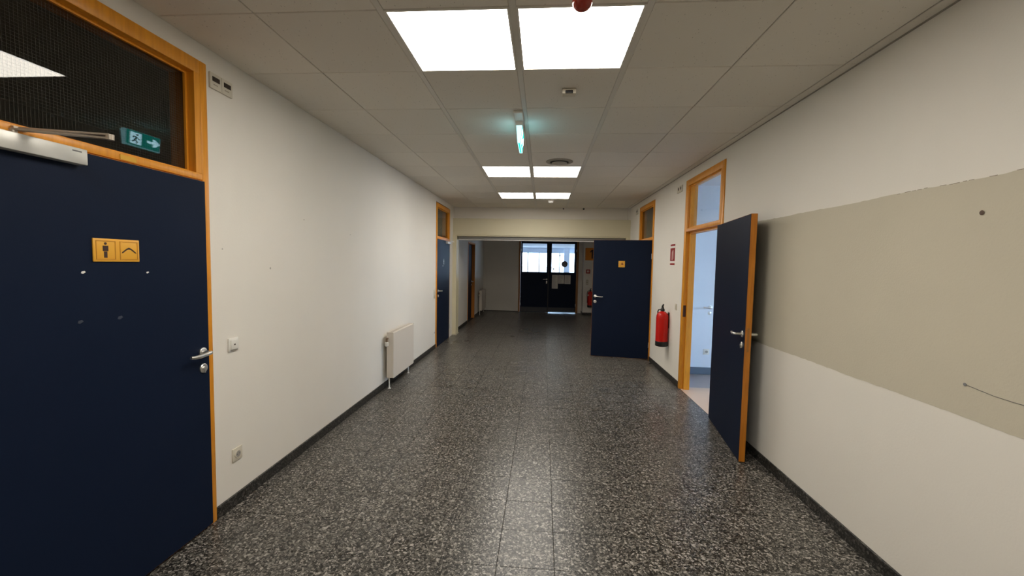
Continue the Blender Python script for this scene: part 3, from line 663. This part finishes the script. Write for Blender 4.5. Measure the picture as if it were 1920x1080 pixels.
# ------------------------------------------------------------------ fire extinguishers
def extinguisher(name, label, loc, rz, sc=1.0):
    t = thing(name, label, 'fire extinguisher', loc, rz, 'red fire extinguishers'); t.scale = (sc, sc, sc)
    # origin bottom centre; wall at local y=+.089
    MB().lathe([(.070, .070), (.082, .072), (.083, .40), (.080, .430), (.068, .462), (.045, .485), (.022, .494), (.018, .505)], n=36).build('cylinder', RED, t)
    MB().lathe([(.060, 0), (.078, .002), (.085, .012), (.085, .070), (.080, .074)], n=36).build('base_ring', BLACK, t, 'black plastic foot ring')
    v = MB().lathe([(.026, .498), (.030, .512), (.024, .530), (.016, .540), (.016, .560)], n=20)
    v.box(-.045, .045, -.012, .012, .512, .524)
    vo = v.build('valve', BLACK, t)
    h = MB().add(*_bar((-.010, 0, .545), (-.004, 0, .572), .016)).add(*_bar((-.006, 0, .570), (.034, 0, .592), .014)).build('squeeze_handle', BLACK, vo)
    hs = [(-.03, -.02, .515), (-.065, -.035, .51), (-.088, -.04, .485), (-.098, -.035, .44), (-.098, -.03, .36), (-.092, -.03, .22), (-.090, -.028, .14)]
    MB().tube(hs, .0085, 10, rs=[.0085]*6+[.011]).build('hose', BLACK, t)
    # label wrapped on the visible side
    vs, fs = [], []
    for i in range(7):
        a = math.radians(150+i*13)
        for z in (.355, .405): vs.append((.0842*math.cos(a), .0842*math.sin(a), z))
    for i in range(6): fs.append((2*i, 2*i+2, 2*i+3, 2*i+1))
    MB().add(vs, fs, True).build('white_label', WHITES, t)
    b = MB()
    for k in range(9):
        z = .15+k*.02
        vs = []; fs = []
        for i in range(5):
            a = math.radians(160+i*9)
            for dz in (0, .006): vs.append((.0841*math.cos(a), .0841*math.sin(a), z+dz))
        for i in range(4): fs.append((2*i, 2*i+2, 2*i+3, 2*i+1))
        b.add(vs, fs, True)
    b.build('printed_text', mat('label pink', (.5, .2, .17), .5), t)
    MB().box(-.02, .02, .06, .089/sc if sc else .089, .30, .46).box(-.03, .03, .083, .0885, .26, .48).build('wall_bracket', BLACK, t)
    return t
def _bar(p, q, w_):
    p, q = Vector(p), Vector(q); d = (q-p).normalized(); a = d.cross(Vector((0, 1, 0))).normalized()*w_/2; c = Vector((0, 1, 0))*w_*.6
    vs = []
    for pt in (p, q):
        for sa, sb in ((-1, -1), (1, -1), (1, 1), (-1, 1)): vs.append(tuple(pt+a*sa+c*sb))
    return vs, [(0, 3, 2, 1), (4, 5, 6, 7), (0, 1, 5, 4), (1, 2, 6, 5), (2, 3, 7, 6), (3, 0, 4, 7)]
extinguisher('fire_extinguisher', 'red fire extinguisher with black base hung on the right wall', (XR-.089, 5.95, .435), RW)
extinguisher('fire_extinguisher', 'far red extinguisher half hidden behind the open door', (1.485, 12.98-.089, .25), 0)

# ------------------------------------------------------------------ radiators
def radiator(label, y0, L, z0, z1, dep=.085, gap=.045):
    t = on_left('radiator', label, 'radiator', y0, 0, group='white panel radiators on the left wall')
    yb, yf = -gap, -gap-dep      # local y (negative = out)
    MB().cbox(.006, L-.006, yf, yf+.014, z0, z1-.004, .003).build('front_panel', RADI, t)
    MB().cbox(.006, L-.006, yb-.012, yb, z0, z1-.004, .003).build('rear_panel', RADI, t)
    MB().cbox(0, .006, yf+.004, yb, z0+.004, z1, .001).build('side_cover', RADI, t); MB().cbox(L-.006, L, yf+.004, yb, z0+.004, z1, .001).build('side_cover', RADI, t)
    g = MB(); n_ = int(L/.022)
    for k in range(n_): g.box(.01+k*(L-.02)/n_, .01+k*(L-.02)/n_+.010, yf+.018, yb-.014, z1-.006, z1-.002)
    g.box(0, L, yf+.012, yf+.020, z1-.008, z1-.001).box(0, L, yb-.018, yb-.010, z1-.008, z1-.001)
    o = g.build('top_grille', RADI, t); o['kind'] = 'stuff'
    cf = MB(); k = .02
    while k < L-.02: cf.box(k, k+.003, yf+.018, yb-.016, z0+.03, z1-.02); k += .025
    o = cf.build('convector_fins', mat('fin grey', (.42, .39, .35), .5), t); o['kind'] = 'stuff'
    ym = yb-.012
    MB().tube([(.012, ym, z1-.075), (-.028, ym, z1-.075)], .010, 12).tube([(-.028, ym, z1-.07), (-.028, ym, z1-.115)], .011, 12).build('valve_body', mat('brass grey', (.28, .2, .14), .4, .6), t)
    MB().lathe([(.012, z1-.115), (.021, z1-.122), (.023, z1-.145), (.019, z1-.163), (.008, z1-.168)], (-.028, ym, 0), 'Z', 20).build('thermostat_head', WHITEP, t, 'white thermostat knob')
    for x in (.03, L-.05): MB().tube([(x, ym-.01, z0+.01), (x, ym-.01, .0)], .0085, 12).lathe([(.018, 0), (.018, .006), (.0086, .01)], (x, ym-.01, 0), 'Z', 16).build('supply_pipe', WHITEP, t)
    return t
radiator('white panel radiator with thermostat knob on the left wall, nearer one', 4.865, .80, .135, .700)
radiator('dim radiator beyond the cream post, far left corner', 12.22, .85, .13, .735)

# ------------------------------------------------------------------ ceiling fittings
t = thing('exit_sign', 'hanging green running man exit sign lit edge-on under the ceiling', 'exit sign', (-.217, 3.45, CE))
SL = .335
def xw(z): return .012+(z-(2.555-CE))/(2.69-2.555)*.0115
zb, zt = 2.555-CE, 2.69-CE
a0, a1 = xw(zb), xw(zt)
MB().cbox(-.027, .027, 0, SL, zt, -.0, .004).build('housing', WHITEP, t, 'white top housing')
MB().cbox(-.036, .036, -.19, .10, -.018, 0, .004).build('ceiling_plate', WHITEP, t)
vs = [(-a0, 0, zb), (a0, 0, zb), (a0, SL, zb), (-a0, SL, zb), (-a1, 0, zt), (a1, 0, zt), (a1, SL, zt), (-a1, SL, zt)]
MB().add(vs, [(0, 3, 2, 1), (4, 5, 6, 7), (0, 1, 5, 4), (1, 2, 6, 5), (2, 3, 7, 6), (3, 0, 4, 7)]).build('light_body', CYAN, t, 'glowing acrylic wedge')
MB().box(-a0*.45, a0*.45, .02, SL-.02, zb-.0016, zb).build('bottom_strip', GREEN, t)
def face(poly, sd, off, nm, m, par=None):
    b_ = MB(); vs = []
    for d in (off, off-.0009):
        for a, h in poly:
            z = zb+h; vs.append((sd*(xw(z)+d), a, z))
    n_ = len(poly); b_.add(vs, [tuple(range(n_)), tuple(range(2*n_-1, n_-1, -1))]+[(i, i+n_, (i+1) % n_+n_, (i+1) % n_) for i in range(n_)])
    return b_.build(nm, m, par or t)
for sd in (-1, 1):
    H_ = .135
    g = face([(.012, .010), (SL-.006, .010), (SL-.006, H_-.002), (.012, H_-.002)], sd, .001, 'green_face', GREEN)
    face([(.045, .022), (.150, .022), (.150, .122), (.045, .122)], sd, .002, 'white_square', SWHITE)
    face([(.205, .062), (.262, .062), (.262, .036), (.280, .036), (.335, .073), (.280, .110), (.262, .110), (.262, .084), (.205, .084)], sd, .002, 'arrow', SWHITE)
    m_ = [[(.108+.010*math.cos(q*PI/4), .105+.010*math.sin(q*PI/4)) for q in range(8)],
          [(.082, .092), (.104, .090), (.122, .074), (.136, .074), (.136, .067), (.118, .066), (.106, .076), (.098, .060), (.116, .044), (.108, .024), (.099, .027), (.104, .042), (.086, .052), (.074, .040), (.056, .040), (.056, .047), (.070, .048), (.084, .066), (.090, .080), (.080, .083), (.070, .072), (.064, .076), (.074, .090)]]
    for p in m_: face(p, sd, .003, 'running_man', SGREEN)
t = thing('warning_beacon', 'red translucent dome hanging from the ceiling at the top edge', 'beacon', (.139, 1.80, CE))
MB().lathe([(.052, 0), (.052, -.02), (.044, -.045), (.042, -.05)], n=28).build('base', WHITEP, t)
MB().lathe([(.042, -.048), (.0425, -.080), (.041, -.098), (.035, -.111), (.024, -.120), (.010, -.1235), (.001, -.124)], n=28).build('red_dome', DOME, t)
MB().lathe([(.010, -.05), (.010, -.095), (.006, -.1)], n=12).build('lamp_core', mat('core', (.5, .18, .1), .4), t)
t = thing('motion_detector', 'small cream motion detector box with dark lens on the ceiling', 'detector', (.151, 2.90, CE))
MB().rbox(-.046, .046, -.034, .034, -.034, 0, .006, 2).build('box', IVORY, t)
MB().rbox(-.026, .026, -.039, -.030, -.034, -.014, .004, 2).build('lens', BLACK, t)
t = thing('air_vent', 'round ceiling air diffuser in front of the middle light panels', 'vent', (.165, 4.87, CE))
MB().lathe([(.155, 0), (.152, -.006), (.118, -.014), (.108, -.010), (.108, 0)], n=40).build('outer_ring', mat('vent grey', (.36, .33, .28), .5), t)
MB().lathe([(.106, -.001), (.106, -.004)], n=32).build('dark_gap', BLACK, t)
MB().lathe([(.03, -.004), (.088, -.018), (.085, -.025), (.04, -.032), (.001, -.033)], n=40).build('centre_disc', mat('vent disc', (.42, .38, .32), .5), t)
t = thing('smoke_detector', 'white round smoke detector beyond the farthest light panels', 'detector', (.125, 7.80, CE))
MB().lathe([(.056, 0), (.056, -.010), (.050, -.018)], n=28).build('base', WHITEP, t)
MB().lathe([(.047, -.018), (.048, -.034), (.038, -.046), (.018, -.050), (.001, -.050)], n=28).build('cap', mat('detector white', (.85, .83, .80), .4), t)

# ------------------------------------------------------------------ far pier fittings
t = thing('floor_number_sign', 'orange square sign with dark numeral one on the far pier', 'sign', (1.50, 12.979, 1.89))
MB().cbox(-.19, .19, -.008, 0, -.19, .19, .002).build('panel', ORANGED, t)
MB().prism([(-.045, .085), (.0, .135), (.05, .135), (.05, -.135), (.0, -.135), (.0, .070), (-.045, .045)], -.0095, -.008).build('numeral', mat('numeral', (.05, .015, .01), .6), t, 'dark digit 1')
t = thing('fire_alarm_box', 'small red manual fire alarm box below the orange numeral sign', 'fire alarm', (1.405, 12.979, 1.355))
MB().rbox(-.062, .062, -.035, 0, -.062, .062, .004, 2).build('case', mat('alarm red', (.42, .03, .025), .4), t)
MB().box(-.032, .032, -.0365, -.035, -.028, .028).build('glass_window', WHITES, t); MB().lathe([(.012, -.038), (.012, -.0365)], (0, 0, 0), 'Y', 14).build('button', mat('alarm red b', (.42, .03, .025), .4), t)
t = thing('light_switch', 'tan double switch on the far pier under the alarm box', 'switch', (1.385, 12.979, 1.02))
plate(t, .07, .15, .01, mat('tan plastic', (.45, .38, .27), .5), 'switch_frame')
for z in (-.036, .036): MB().rbox(-.024, .024, -.014, -.009, z-.026, z+.026, .002, 2).build('rocker', IVORY, t)

# ------------------------------------------------------------------ things in the daylit room
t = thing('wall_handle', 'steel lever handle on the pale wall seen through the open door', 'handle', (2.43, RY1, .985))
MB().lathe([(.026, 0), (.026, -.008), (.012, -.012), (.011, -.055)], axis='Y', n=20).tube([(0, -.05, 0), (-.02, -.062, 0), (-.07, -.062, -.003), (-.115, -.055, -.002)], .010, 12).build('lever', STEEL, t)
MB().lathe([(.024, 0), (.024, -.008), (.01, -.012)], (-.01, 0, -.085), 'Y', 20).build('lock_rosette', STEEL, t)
socket(thing('power_socket', 'white power socket above the skirting in the daylit room', 'socket', (2.40, RY1, .335)), WHITEP)
